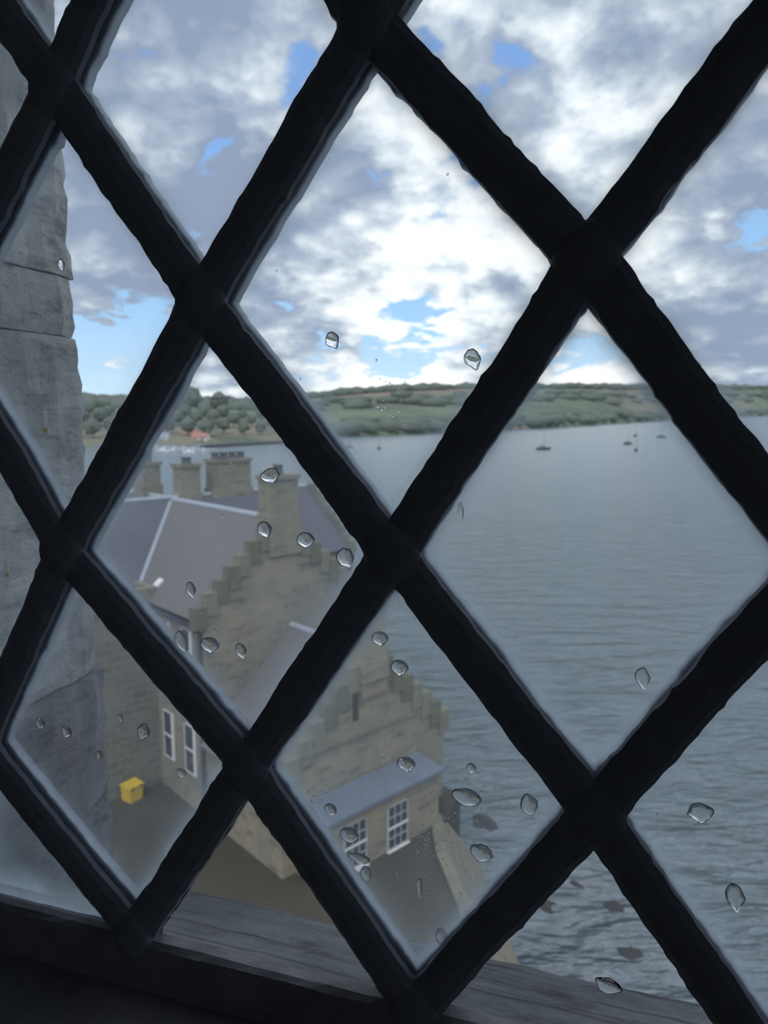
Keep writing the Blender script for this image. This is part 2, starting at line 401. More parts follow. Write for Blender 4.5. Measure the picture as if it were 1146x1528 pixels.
def build_structure():
    # sea
    mb = MB(); mb.face([(-9000, -300, 0), (9000, -300, 0), (9000, 14000, 0), (-9000, 14000, 0)])
    sea = mb.build('sea', 'sea'); tag(sea, 'grey rippled sea of the wide bay', 'sea', kind='structure')
    # room and tower wall around the window
    root = empty('wall_front', (0, 0, EYE), WROT); tag(root, 'thick stone tower wall around the leaded window', 'wall', kind='structure')
    zb, zt = -EYE - 0.5, 3.0
    mb = MB()
    def plan(pts, z0, z1): mb.prism([(x, y, z0) for x, y in pts], (0, 0, z1 - z0))
    plan([(-0.40, N_OUT - 0.004), (-0.40, 0.236), (-0.290, 0.236), (-0.290, 0.200), (-0.62, -0.45), (-1.9, -0.45), (-1.9, N_OUT - 0.004)], SILL_Z - 0.10, 0.56)
    plan([(0.49, N_OUT - 0.004), (0.49, 0.236), (0.378, 0.236), (0.378, 0.200), (0.72, -0.45), (1.9, -0.45), (1.9, N_OUT - 0.004)], SILL_Z - 0.10, 0.56)
    mb.build('wall_side', 'tower', root)
    mb = MB(); mb.prism([(-1.9, N_OUT - 0.004, 0.56), (-1.9, N_OUT - 0.004, zt), (-1.9, -0.45, zt), (-1.9, -0.45, 0.72), (-1.9, 0.20, 0.46), (-1.9, 0.236, 0.46), (-1.9, 0.236, 0.56)], (3.8, 0, 0))
    mb.build('wall_above', 'tower', root)
    mb = MB(); mb.prism([(-1.9, N_OUT - 0.004, SILL_Z - 0.10), (-1.9, N_OUT - 0.004, zb), (-1.9, -0.45, zb), (-1.9, -0.45, -0.262), (-1.9, 0.19, -0.262), (-1.9, 0.19, SILL_Z - 0.10)], (3.8, 0, 0))
    mb.build('wall_below', 'tower', root)
    # jamb stones, one by one, with broken outer arrises
    def jamb_stone(side, z0, z1, dx, seed):
        mb = MB(); face = (JL if side < 0 else JR) - side * dx
        back = face + side * (0.118 + dx)
        nz = max(4, int((z1 - z0) / 0.006)); ny = 10
        rings = []
        for i in range(nz + 1):
            z = z0 + (z1 - z0) * i / nz
            edge = min(i, nz - i) / nz * (z1 - z0)
            ring = []
            def rough(y, s): return 0.0032 * mnoise.noise(Vector((z * 38 + seed, y * 60, s))) + 0.0018 * mnoise.noise(Vector((z * 130 + seed, y * 150, s)))
            lip = 0.0014 * max(0, 1 - edge / 0.004)
            for j in range(ny + 1):
                y = 0.233 + (N_OUT - 0.006 - 0.233) * j / ny
                ring.append((face + side * (lip + rough(y, 0) + (0.003 if j == ny else 0)), y, z))
            yo = N_OUT + 2.0 * rough(0, 3)
            ring.append((face + side * 0.006, yo, z)); ring.append((back, N_OUT, z)); ring.append((back, 0.233, z))
            rings.append(ring)
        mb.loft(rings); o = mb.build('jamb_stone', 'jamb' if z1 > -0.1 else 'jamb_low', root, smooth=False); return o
    js = [(-0.276, -0.1505, -0.004), (-0.1495, 0.0385, 0.0), (0.0395, 0.070, 0.0025), (0.071, 0.30, 0.002), (0.301, 0.46, 0.0)]
    for k, (a, b, dx) in enumerate(js): jamb_stone(-1, a, b, -dx, 3.3 * k)
    for k, (a, b, dx) in enumerate([(-0.276, -0.08, 0.0), (-0.077, 0.13, 0.002), (0.133, 0.30, 0.0), (0.303, 0.46, 0.0)]): jamb_stone(1, a, b, -dx, 40 + 3.3 * k)
    # lintel
    mb = MB(); mb.box(-0.40, 0.49, 0.233, N_OUT, 0.46, 0.56); mb.build('lintel_stone', 'jamb', root, bevel=0.004)
    # outer sill: sloping, worn front arris, thin strata
    mb = MB(); nx = 120; rings = []
    for i in range(nx + 1):
        x = -0.40 + 0.89 * i / nx; ring = []
        for j in range(9):
            y = 0.232 + (N_OUT - 0.232) * j / 8
            z = -0.226 + (SILL_Z + 0.226) * j / 8
            g = 0.0018 * mnoise.noise(Vector((x * 14, y * 160, 0))) + 0.001 * mnoise.noise(Vector((x * 60, y * 240, 5)))
            if j == 8: g += 0.0022 * mnoise.noise(Vector((x * 45, 3, 1))) - 0.001
            ring.append((x, y, z + g))
        ring.append((x, N_OUT + 0.004 + 0.002 * mnoise.noise(Vector((x * 50, 0, 9))), SILL_Z - 0.006)); ring.append((x, N_OUT, SILL_Z - 0.10)); ring.append((x, 0.195, SILL_Z - 0.10)); ring.append((x, 0.195, -0.245)); ring.append((x, 0.232, -0.245))
        rings.append(ring)
    mb.loft(rings); mb.build('sill', 'sill', root)
    # room behind the eye
    def slab(name, x0, x1, y0, y1, z0, z1, m, label, cat):
        mb = MB(); mb.box(x0, x1, y0, y1, z0, z1); o = mb.build(name, m)
        o.location = (0, 0, EYE); o.rotation_euler = (0, 0, WROT); tag(o, label, cat, kind='structure')
    slab('wall_back', -1.9, 1.9, -3.5, -3.3, -1.5, 1.5, 'room', 'old plastered back wall of the tower room', 'wall')
    slab('wall_left', -1.9, -1.7, -3.3, -0.45, -1.5, 1.5, 'room', 'old plastered wall at the left of the tower room', 'wall')
    # right wall, opened by an added unseen window that brightens the lead bars
    mb = MB()
    for y0, y1, z0, z1 in ((-3.3, -2.5, -1.5, 1.5), (-1.1, -0.45, -1.5, 1.5), (-2.5, -1.1, -1.5, -0.6), (-2.5, -1.1, 1.1, 1.5)): mb.box(1.7, 1.9, y0, y1, z0, z1)
    o = mb.build('wall_right', 'room'); o.location = (0, 0, EYE); o.rotation_euler = (0, 0, WROT); tag(o, 'old plastered wall of the tower room with the added fill-light window', 'wall', kind='structure')
    w2 = empty('added_window', (0, 0, EYE), WROT); tag(w2, 'plain unseen window added to the side wall for fill light', 'window', kind='structure')
    for y0, y1, z0, z1 in ((-2.5, -2.44, -0.6, 1.1), (-1.16, -1.1, -0.6, 1.1), (-1.83, -1.77, -0.54, 1.04), (-2.44, -1.16, -0.6, -0.54), (-2.44, -1.16, 1.04, 1.1)): MB().box(1.77, 1.83, y0, y1, z0, z1).build('frame_bar', 'wood', w2)
    for y0, y1 in ((-2.44, -1.83), (-1.77, -1.16)): MB().box(1.797, 1.803, y0, y1, -0.54, 1.04).build('pane', 'glass', w2)
    slab('floor', -1.9, 1.9, -3.5, -0.45, -1.7, -1.5, 'floor_wood', 'dark boarded floor of the tower room', 'floor')
    slab('ceiling', -1.9, 1.9, -3.5, -0.45, 1.5, 1.7, 'room', 'plastered ceiling of the tower room', 'ceiling')
    # window_1: frame, cames, panes
    win = empty('window_1', (0, 0, EYE), WROT); tag(win, 'old leaded window of diamond panes in black lead', 'window', kind='structure')
    def rail(name, prof, axis):
        mb = MB()
        if axis == 'x':
            n = 90; rings = []
            for i in range(n + 1):
                x = -0.290 + 0.668 * i / n
                rings.append([(x, y + 0.0006 * mnoise.noise(Vector((x * 60, k, 2))), z + 0.0011 * mnoise.noise(Vector((x * 55, k * 3.1, 7)))) for k, (y, z) in enumerate(prof)])
            mb.loft(rings)
        else: mb.prism([(x, y, -0.255) for x, y in prof], (0, 0, 0.715))
        mb.build(name, 'wood', win)
    rail('bottom_rail', [(0.2215, -0.2045), (0.2235, -0.2080), (0.2325, -0.2225), (0.2325, -0.2445), (0.180, -0.2445), (0.180, -0.2300), (0.2120, -0.2225), (0.2142, -0.2190), (0.2150, -0.2060), (0.2170, -0.2045)], 'x')
    rail('top_rail', [(0.2340, Z1), (0.2340, 0.46), (0.205, 0.46), (0.205, Z1 + 0.004), (0.210, Z1)], 'x')
    rail('side_rail', [(-0.290, 0.234), (X0, 0.234), (X0, 0.210), (X0 - 0.004, 0.205), (-0.290, 0.205)], 'z')
    rail('side_rail', [(0.378, 0.234), (X1, 0.234), (X1, 0.210), (X1 + 0.004, 0.205), (0.378, 0.205)], 'z')
    # lattice nodes: row -> list of (x, z)
    rows = {}
    meas = {0: [(85, 130), (552, 35)], 1: [(305, 450), (875, 390)], 2: [(100, 820), (588, 825), (1219, 841)], 3: [(372, 1140), (888, 1210)], 4: [(205, 1388), (620, 1500)]}
    firstk = {0: 0, 1: 0, 2: 0, 3: 0, 4: 0}
    NODE = {}
    for r in range(-4, 6):
        odd = r % 2
        for k in range(-2, 6):
            x = (-0.128 if odd else -0.187) + 0.1205 * k; z = 0.1115 - 0.0798 * r
            NODE[(r, k)] = (x + 0.002 * mnoise.noise(Vector((r * 3.1, k * 2.3, 0))), z)
    NODE[(3, -1)] = win_at(-22, 1108)[:2]
    NODE[(4, 0)] = (-0.176, -0.2075)
    for r, pts in meas.items():
        for k, q in enumerate(pts):
            if r == 4 and k == 0: x, z, _ = win_at(*q)
            else: x, z, _ = win_at(*q)
            NODE[(r, k)] = (x, z)
    # right-hand continuation follows the last measured spacing
    for r, k0 in ((0, 1), (1, 1), (2, 2), (3, 1), (4, 1)):
        bx, bz = NODE[(r, k0)]
        for k in range(k0 + 1, 6): NODE[(r, k)] = (bx + 0.1195 * (k - k0), bz)
    # came from the node above-right goes through (1110, 20)
    def down(r, k):   # lower-left and lower-right neighbours
        return ((r + 1, k - 1), (r + 1, k)) if r % 2 == 0 else ((r + 1, k), (r + 1, k + 1))
    def clip_seg(a, b):
        ax, az = a; bx, bz = b; t0, t1 = 0.0, 1.0
        for p, q in ((-(bx - ax), ax - X0), (bx - ax, X1 - ax), (-(bz - az), az - Z0), (bz - az, Z1 - az)):
            if abs(p) < 1e-9:
                if q < 0: return None
            else:
                t = q / p
                if p < 0: t0 = max(t0, t)
                else: t1 = min(t1, t)
        if t1 - t0 < 0.02: return None
        return (ax + (bx - ax) * t0, az + (bz - az) * t0), (ax + (bx - ax) * t1, az + (bz - az) * t1)
    def came(a, b, seed):
        A, B = Vector(a), Vector(b); d = B - A; ln = d.length; d /= ln; q = Vector((d.y, -d.x))
        A = A - d * 0.002; ln += 0.004
        n = max(4, int(ln / 0.0022)); rings = []
        for i in range(n + 1):
            s = ln * i / n; c = A + d * s
            bow = 0.0007 * mnoise.noise(Vector((s * 22, seed, 0)))
            def hw(side, lay):
                v = 0.0070 + 0.0007 * mnoise.noise(Vector((s * 40, seed * 1.7 + side * 9, lay * 5))) + 0.0006 * mnoise.noise(Vector((s * 170, seed + side * 3, lay)))
                ed = min(s, ln - s)
                v += 0.0014 * max(0.0, 1 - ed / 0.016) ** 2
                g = mnoise.noise(Vector((s * 420, seed * 2.2 + side, lay * 2)))
                return v + (0.0014 * (g - 0.22) if g > 0.22 else 0)
            l, r_ = hw(-1, 0), hw(1, 0); lo, ro = hw(-1, 1) - 0.0002, hw(1, 1) - 0.0002; wv = 0.0012
            sec = [(-l, 0.2192), (-l * 0.96, 0.2172), (-l * 0.62, 0.2157), (0, 0.2151), (r_ * 0.62, 0.2157), (r_ * 0.96, 0.2172), (r_, 0.2192), (wv, 0.2196), (wv, 0.2229), (ro, 0.2232), (ro, 0.2262), (ro * 0.6, 0.2276), (-lo * 0.6, 0.2276), (-lo, 0.2262), (-lo, 0.2232), (-wv, 0.2229), (-wv, 0.2196)]
            rings.append([(c.x + q.x * (u + bow), y, c.y + q.y * (u + bow)) for u, y in sec])
        MB().loft(rings).build('lead_came', 'came', win, smooth=False)
    sd = 0
    for (r, k), a in list(NODE.items()):
        for nb in down(r, k):
            if nb in NODE:
                sg = clip_seg(a, NODE[nb])
                if sg: sd += 1; came(*sg, sd * 1.37)
    for (r, k), (x, z) in NODE.items():      # soldered joints
        if X0 - 0.004 < x < X1 + 0.004 and Z0 - 0.006 < z < Z1 + 0.006:
            mb = MB(); rings = []
            for rad, y in ((0.0112, 0.2190), (0.0108, 0.2165), (0.0085, 0.2147), (0.004, 0.2141)):
                rings.append([(x + rad * math.cos(t) * (0.86 + 0.12 * mnoise.noise(Vector((math.cos(t), math.sin(t), x * 90)))), y, z + rad * math.sin(t) * (1.0 + 0.12 * mnoise.noise(Vector((math.cos(t) * 1.5, math.sin(t), z * 90))))) for t in [2 * math.pi * i / 22 for i in range(22)]])
            mb.loft(rings)
            rings = [[(p[0], 0.2190 + (0.4432 - p[1] - 0.2202), p[2]) for p in rg] for rg in rings]
            mb.loft([[(p[0], 0.2232 + (0.2190 - q[1]) * 0.9, p[2]) for p, q in zip(rg, rg0)] for rg, rg0 in zip(rings, [[(0, yy, 0)] * 22 for yy in (0.2190, 0.2165, 0.2147, 0.2141)])])
            mb.build('solder_joint', 'came', win, smooth=True)
    # panes
    def clip_poly(poly, f):
        out = []
        for i in range(len(poly)):
            a, b = poly[i], poly[(i + 1) % len(poly)]; fa, fb = f(a), f(b)
            if fa >= 0: out.append(a)
            if (fa >= 0) != (fb >= 0):
                t = fa / (fa - fb); out.append((a[0] + (b[0] - a[0]) * t, a[1] + (b[1] - a[1]) * t))
        return out
    def inset(poly, dist):
        n = len(poly); res = []
        lines = []
        for i in range(n):
            a, b = Vector(poly[i]), Vector(poly[(i + 1) % n]); d = (b - a)
            if d.length < 1e-6: return None
            d.normalize(); nr = Vector((-d.y, d.x)); lines.append((a + nr * dist, d))
        for i in range(n):
            (p, d), (q, e) = lines[i - 1], lines[i]
            den = d.x * e.y - d.y * e.x
            if abs(den) < 1e-6: return None
            t = ((q.x - p.x) * e.y - (q.y - p.y) * e.x) / den; res.append((p.x + d.x * t, p.y + d.y * t))
        for i in range(n):
            if (Vector(res[(i + 1) % n]) - Vector(res[i])).dot(lines[i][1]) <= 0: return None
        return res
    panes = {}
    for (r, k), top in NODE.items():
        L, R = down(r, k)
        if L not in NODE or R not in NODE: continue
        low = (r + 2, k)
        if low not in NODE: continue
        poly = [top, NODE[L], NODE[low], NODE[R]]
        for f in (lambda p: p[0] - X0 + 0.003, lambda p: X1 + 0.003 - p[0], lambda p: p[1] - Z0 + 0.003, lambda p: Z1 + 0.003 - p[1]):
            if poly: poly = clip_poly(poly, f)
        cl = []
        for p in poly:
            if not cl or (Vector(p) - Vector(cl[-1])).length > 1e-4: cl.append(p)
        if len(cl) > 2 and (Vector(cl[0]) - Vector(cl[-1])).length < 1e-4: cl.pop()
        if len(cl) < 3: continue
        ar = 0.5 * sum(cl[i][0] * cl[(i + 1) % len(cl)][1] - cl[(i + 1) % len(cl)][0] * cl[i][1] for i in range(len(cl)))
        if ar < 0: cl.reverse(); ar = -ar
        if ar < 2e-4: continue
        rings = []; ev = []
        for dist, e in ((0.0018, 1.0), (0.0066, 1.0), (0.0086, 0.72), (0.0115, 0.36), (0.0170, 0.12), (0.0260, 0.0)):
            q = inset(cl, dist)
            if q is None: break
            rings.append(q); ev.append(e)
        if not rings: continue
        n = len(cl); v = []; f = []; mi = []; ed = []
        for yy in (N_GLASS, N_GLASS + 0.0026):
            for q, e in zip(rings, ev): v += [(p[0], yy, p[1]) for p in q]; ed += [e] * n
        half = len(v) // 2
        for lay in (0, 1):
            b0 = lay * half
            for a in range(len(rings) - 1):
                for i in range(n):
                    j = (i + 1) % n; f.append((b0 + a * n + i, b0 + a * n + j, b0 + (a + 1) * n + j, b0 + (a + 1) * n + i)); mi.append(lay)
            q = rings[-1]; v.append((sum(p[0] for p in q) / n, (N_GLASS, N_GLASS + 0.0026)[lay], sum(p[1] for p in q) / n)); ed.append(0.0); cv = len(v) - 1; kk = b0 + (len(rings) - 1) * n
            for i in range(n): f.append((kk + i, kk + (i + 1) % n, cv)); mi.append(lay)
        for i in range(n):
            j = (i + 1) % n; f.append((i, j, half + j, half + i)); mi.append(0)
        me = bpy.data.meshes.new('pane'); me.from_pydata(v, [], f)
        me.materials.append(M['glass']); me.materials.append(M['dirty_glass'])
        me.polygons.foreach_set('material_index', mi)
        at = me.attributes.new('edge', 'FLOAT', 'POINT'); at.data.foreach_set('value', ed)
        bm = bmesh.new(); bm.from_mesh(me); bmesh.ops.recalc_face_normals(bm, faces=bm.faces); bm.to_mesh(me); bm.free()
        o = bpy.data.objects.new('pane', me); COL.objects.link(o); o.parent = win
    return root, win
build_structure()

# ------------------------------------------------------------------ houses below the tower
HAZ = math.radians(43)
I0 = Vector((-11.7486, 35.96996, 0.0))
HX = Vector((math.cos(HAZ), math.sin(HAZ), 0)); HY = Vector((-math.sin(HAZ), math.cos(HAZ), 0))
def hw(s, t, z=0.0): return I0 + HX * s - HY * t + Vector((0, 0, z))
YARD = 2.5

def build_ground():
    # courtyard with its sea wall
    P = [hw(8.05, 12.75), hw(10.6, 11.6), hw(10.6, 4.5), hw(15.6, 2.0), hw(15.6, -16), hw(-40, -16), Vector((-60, 30, 0)), Vector((-60, -20, 0)), Vector((7.4, -20, 0)), Vector((7.0, 0, 0)), Vector((5.2, 12, 0)), Vector((4.2, 20, 0)), Vector((3.3, 26.6, 0)), Vector((2.75, 29.7, 0))]
    mb = MB(); mb.prism([(p.x, p.y, -2.0) for p in P], (0, 0, YARD + 2.0))
    o = mb.build('courtyard_ground', 'yard'); tag(o, 'grey-brown courtyard ground between the tower and the houses', 'ground', kind='structure')
    # sloping sea wall along the right-hand side of the yard
    W = [hw(8.35, 12.2), Vector((2.75, 29.7, 0)), Vector((3.3, 26.6, 0)), Vector((4.2, 20, 0)), Vector((5.2, 12, 0)), Vector((7.0, 0, 0))]
    mb = MB(); rings = []
    for i, p in enumerate(W):
        a = W[max(0, i - 1)]; b = W[min(len(W) - 1, i + 1)]; d = (b - a).normalized(); q = Vector((-d.y, d.x, 0))
        if q.x < 0: q = -q
        rings.append([tuple(p - q * 0.45 + Vector((0, 0, YARD - 0.2))), tuple(p - q * 0.45 + Vector((0, 0, YARD + 0.12))), tuple(p + q * 0.05 + Vector((0, 0, YARD + 0.12))), tuple(p + q * 2.7 + Vector((0, 0, -0.8))), tuple(p - q * 0.4 + Vector((0, 0, -0.8)))])
    mb.loft(rings); o = mb.build('sea_wall', 'sea_wall'); tag(o, 'sloping stone sea wall between the yard and the water', 'wall', kind='structure')
build_ground()

def roof_slab(name, pts, nrm_up, m, parent, th=0.16):
    """pts: roof polygon; thickened upwards a little"""
    a, b, c = Vector(pts[0]), Vector(pts[1]), Vector(pts[2]); n = (b - a).cross(c - a).normalized()
    if n.z < 0: n = -n
    return MB().prism(pts, n * th).build(name, m, parent)
def crow_steps(root, foot, apex, depth_vec, count, skip_end=0):
    """stones of a stepped gable skew from foot up to apex"""
    f, a = Vector(foot), Vector(apex); d = (a - f) / count; h = Vector((d.x, d.y, 0)); dv = Vector(depth_vec)
    for i in range(count - skip_end):
        p = f + d * i; z0 = p.z - 0.35; z1 = p.z + d.z + 0.20 + random.uniform(-0.06, 0.06)
        q0 = p - dv * 0.5 - h * 0.04; q1 = p + h * 1.05 - dv * 0.5
        MB().prism([(q0.x, q0.y, z0), (q1.x, q1.y, z0), (q1.x, q1.y, z1), (q0.x, q0.y, z1)], dv).build('crow_step', random.choice(('step_stone', 'step_stone', 'mossy_stone')), root)
def chimney(root, s, t, ws, wt, z0, z1, pots, along='s', name='chimney', potr=0.16, poth=0.45, plinth=0.9):
    mb = MB(); x0, x1, y0, y1 = s - ws / 2, s + ws / 2, -t - wt / 2, -t + wt / 2
    mb.box(x0, x1, y0, y1, z0, z1 - 0.22)
    mb.box(x0 - 0.10, x1 + 0.10, y0 - 0.10, y1 + 0.10, z1 - 0.22, z1)
    mb.box(x0 - 0.09, x1 + 0.09, y0 - 0.09, y1 + 0.09, z0, z0 + plinth)
    c = mb.build(name, 'chimney_stone', root)
    for k in range(pots):
        u = (k + 0.5) / pots - 0.5
        px, py = (s + u * ws * 0.9, -t) if along == 's' else (s, -t + u * wt * 0.9)
        m2 = MB(); m2.tube((px, py, z1 - 0.02), (px, py, z1 + poth * 0.8), potr * 1.1, potr * 0.85, 10); m2.tube((px, py, z1 + poth * 0.8), (px, py, z1 + poth), potr * 1.12, potr * 1.12, 10)
        m2.build('chimney_pot', 'pot', c)
    return c
def sash_window(root, c, ux, out, w, h, cols, rws, sill=True, near=0.05, f=0.06):
    """c = centre on the wall face, ux = unit along wall, out = outward unit"""
    c, ux, out = Vector(c), Vector(ux), Vector(out); up = Vector((0, 0, 1))
    def bar(mb, x0, x1, z0, z1, d0, d1):
        pts = [c + ux * x0 + up * z0 + out * d0, c + ux * x1 + up * z0 + out * d0, c + ux * x1 + up * z1 + out * d0, c + ux * x0 + up * z1 + out * d0]
        mb.prism([tuple(p) for p in pts], out * (d1 - d0))
    fr = MB()
    bar(fr, -w / 2 - near, -w / 2 + f, -h / 2, h / 2, -0.02, 0.05); bar(fr, w / 2 - f, w / 2, -h / 2, h / 2, -0.02, 0.05)
    bar(fr, -w / 2, w / 2, h / 2 - f, h / 2, -0.02, 0.05); bar(fr, -w / 2, w / 2, -h / 2, -h / 2 + f, -0.02, 0.05)
    wn = fr.build('window_frame', 'dull_paint' if sill else 'white_paint', root)
    for rr in range(rws):
        for cc in range(cols):
            g = MB(); gx0 = -w / 2 + f + (w - 2 * f) * cc / cols; gx1 = -w / 2 + f + (w - 2 * f) * (cc + 1) / cols
            gz0 = -h / 2 + f + (h - 2 * f) * rr / rws; gz1 = -h / 2 + f + (h - 2 * f) * (rr + 1) / rws
            bar(g, gx0 + 0.01, gx1 - 0.01, gz0 + 0.01, gz1 - 0.01, 0.0, 0.015); g.build('pane', 'house_glass', wn)
    b = MB()
    for k in range(1, cols): x = -w / 2 + f + (w - 2 * f) * k / cols; bar(b, x - 0.022, x + 0.022, -h / 2, h / 2, 0.0, 0.045)
    for k in range(1, rws):
        z = -h / 2 + f + (h - 2 * f) * k / rws; tk = 0.06 if k == rws // 2 else 0.02; bar(b, -w / 2, w / 2, z - tk, z + tk, 0.0, 0.05)
    b.build('glazing_bars', 'dull_paint', wn)
    mr = MB(); bar(mr, -w / 2, w / 2, -0.06, 0.06, 0.01, 0.06); mr.build('meeting_rail', 'white_paint', wn)
    if sill:
        s = MB(); bar(s, -w / 2 - 0.05, w / 2 + 0.05, -h / 2 - 0.20, -h / 2, -0.02, 0.14); s.build('window_sill', 'white_paint', wn)
    return wn

def build_houses():
    rz = HAZ
    # ---------- tall house: main range, wing with stepped gable, back wing, corner block
    H = empty('tall_house', tuple(I0), rz); tag(H, 'tall stone house with grey slate roofs, stepped gables and tall chimneys', 'house')
    def X(s, t, z): return (s, -t, z)
    ME, MR = 13.0, 16.6           # main eave and ridge
    # main range walls: pentagon swept along s
    pent = [X(-9, -2, 0.2), X(-9, -2, ME), X(-9, -6.4, MR - 0.1), X(-9, -10.8, ME), X(-9, -10.8, 0.2)]
    MB().prism(pent, (24, 0, 0)).build('wall', 'house_stone', H)
    roof_slab('roof_slope', [X(-9.1, -1.75, ME - 0.2), X(14.7, -1.75, ME - 0.2), X(14.7, -6.4, MR), X(-9.1, -6.4, MR)], 1, 'slate_dark', H)
    roof_slab('roof_slope', [X(-9.1, -11.05, ME - 0.2), X(14.7, -11.05, ME - 0.2), X(14.7, -6.4, MR), X(-9.1, -6.4, MR)], 1, 'slate_dark', H)
    MB().tube(X(-9.1, -6.4, MR + 0.16), X(14.7, -6.4, MR + 0.16), 0.15, seg=8).build('ridge_flashing', 'lead', H)
    crow_steps(H, X(14.85, -1.7, ME - 0.2), X(14.85, -6.4, MR + 0.1), (0.5, 0, 0), 9)
    crow_steps(H, X(14.85, -11.1, ME - 0.2), X(14.85, -6.4, MR + 0.1), (0.5, 0, 0), 9)
    # wing
    WE, WRZ = 12.65, 16.5
    pent = [X(0, 5, 0.2), X(0, 5, WE), X(4.4, 5, WRZ + 0.05), X(8.8, 5, WE), X(8.8, 5, 0.2)]
    MB().prism(pent, (0, 10, 0)).build('wall', 'house_stone', H)
    sl = (WRZ - WE) / 4.4
    roof_slab('roof_slope', [X(-0.35, 4.7, WE - 0.35 * sl), X(4.4, 4.7, WRZ), X(4.4, -6.4, WRZ), X(-0.35, -3.0, WE - 0.35 * sl)], 1, 'slate_grey', H)
    roof_slab('roof_slope', [X(9.15, 4.7, WE - 0.35 * sl), X(4.4, 4.7, WRZ), X(4.4, -6.4, WRZ), X(9.15, -3.0, WE - 0.35 * sl)], 1, 'slate_grey', H)
    MB().tube(X(4.4, 4.4, WRZ + 0.16), X(4.4, -12.2, WRZ + 0.16), 0.17, seg=8).build('ridge_flashing', 'lead', H)
    # lead valley between wing and main range
    k = (MR - ME) / 4.4
    def val(t): z = MR - k * (t + 6.4); return X(4.4 - (WRZ - z) / sl, t, z + 0.22)
    a, b = Vector(val(-6.1)), Vector(val(-1.75))
    MB().prism([tuple(a + Vector((-0.16, 0, 0))), tuple(a + Vector((0.16, 0, 0))), tuple(b + Vector((0.16, 0, 0))), tuple(b + Vector((-0.16, 0, 0)))], (0, 0, 0.05)).build('valley_flashing', 'lead', H)
    crow_steps(H, X(-0.45, 4.85, WE - 0.3), X(4.4, 4.85, WRZ + 0.15), (0, 0.5, 0), 8, 1)
    crow_steps(H, X(9.25, 4.85, WE - 0.3), X(4.4, 4.85, WRZ + 0.15), (0, 0.5, 0), 8, 1)
    chimney(H, 4.6, 4.6, 1.7, 1.0, 14.9, 18.85, 1, potr=0.24, poth=0.5, plinth=2.0)
    MB().box(-0.42, -0.18, -4.7, 2.6, WE - 0.62, WE - 0.42).build('gutter', 'pipe', H)
    # back wing
    pent = [X(0.2, -10.5, 0.2), X(0.2, -10.5, WE), X(4.4, -10.5, WRZ - 0.1), X(8.6, -10.5, WE), X(8.6, -10.5, 0.2)]
    MB().prism(pent, (0, 2.2, 0)).build('wall', 'house_stone', H)
    roof_slab('roof_slope', [X(-0.1, -12.8, WE), X(4.4, -12.8, WRZ), X(4.4, -6.4, WRZ), X(-0.1, -6.4, WE)], 1, 'slate_dark', H)
    roof_slab('roof_slope', [X(8.9, -12.8, WE), X(4.4, -12.8, WRZ), X(4.4, -6.4, WRZ), X(8.9, -6.4, WE)], 1, 'slate_dark', H)
    # chimneys of the main range
    chimney(H, 4.6, -10.0, 1.15, 1.3, 14.6, 18.75, 2, 't', plinth=2.7)
    chimney(H, 5.55, -6.6, 1.35, 0.95, 15.6, 18.75, 1, potr=0.3, poth=0.4, plinth=1.35)
    chimney(H, 8.5, -6.6, 2.75, 0.95, 15.6, 18.95, 4, potr=0.24, poth=0.4, plinth=1.5)
    # corner block with parapet in the angle of the yard
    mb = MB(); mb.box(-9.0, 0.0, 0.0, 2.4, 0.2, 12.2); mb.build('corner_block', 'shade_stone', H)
    mb = MB(); mb.box(-9.0, 0.12, -0.14, 0.36, 12.2, 13.1); mb.box(-0.25, 0.12, 0.36, 2.2, 12.2, 13.1); mb.build('parapet', 'step_stone', H)
    MB().box(-8.6, -0.25, 0.36, 2.3, 12.2, 12.32).build('flat_roof', 'lead', H)
    MB().prism([(0.25, -0.1, 12.85), (0.6, -0.1, 13.15), (0.6, 0.35, 13.15), (0.25, 0.35, 12.85)], (-0.1, 0, 0.28)).build('roof_light', 'white_paint', H)
    # windows on the yard side of the wing
    for t in (1.05, 3.3):
        sash_window(H, (-0.03, -t, 10.55), (0, 1, 0), (-1, 0, 0), 0.9, 2.2, 1, 2, False, 0.16, 0.03)
        sash_window(H, (-0.03, -t, 5.55), (0, 1, 0), (-1, 0, 0), 0.9, 2.5, 1, 2, False, 0.16, 0.03)
    # drainpipe on the gable corner
    mb = MB(); mb.tube((-0.12, -4.75, 2.5), (-0.12, -4.75, 11.9), 0.11, seg=8); mb.box(-0.32, 0.0, -4.95, -4.55, 11.8, 12.25)
    mb.build('drainpipe', 'pipe', H)
    # small window in the wing gable
    MB().box(8.85, 8.9, -1, 1, 6, 7.5).build('shutter', 'pipe', H)

    # ---------- lower house in front
    G = empty('low_house', tuple(I0), rz); tag(G, 'lower stone house with stepped seaward gable and slate roof, below the tall house', 'house')
    GE, GR = 6.6, 11.05
    pent = [X(0, 11, 0.2), X(0, 11, GE), X(4.95, 11, GR + 0.05), X(9.9, 11, GE), X(9.9, 11, 0.2)]
    MB().prism(pent, (0, 5.98, 0)).build('wall', 'house_stone', G)
    sl = (GR - GE) / 4.95
    roof_slab('roof_slope', [X(-0.3, 10.7, GE - 0.3 * sl), X(4.95, 10.7, GR), X(4.95, 5.05, GR), X(-0.3, 5.05, GE - 0.3 * sl)], 1, 'slate_grey', G)
    roof_slab('roof_slope', [X(10.2, 10.7, GE - 0.3 * sl), X(4.95, 10.7, GR), X(4.95, 5.05, GR), X(10.2, 5.05, GE - 0.3 * sl)], 1, 'slate_grey', G)
    MB().tube(X(4.95, 10.4, GR + 0.16), X(4.95, 5.02, GR + 0.16), 0.16, seg=8).build('ridge_flashing', 'lead', G)
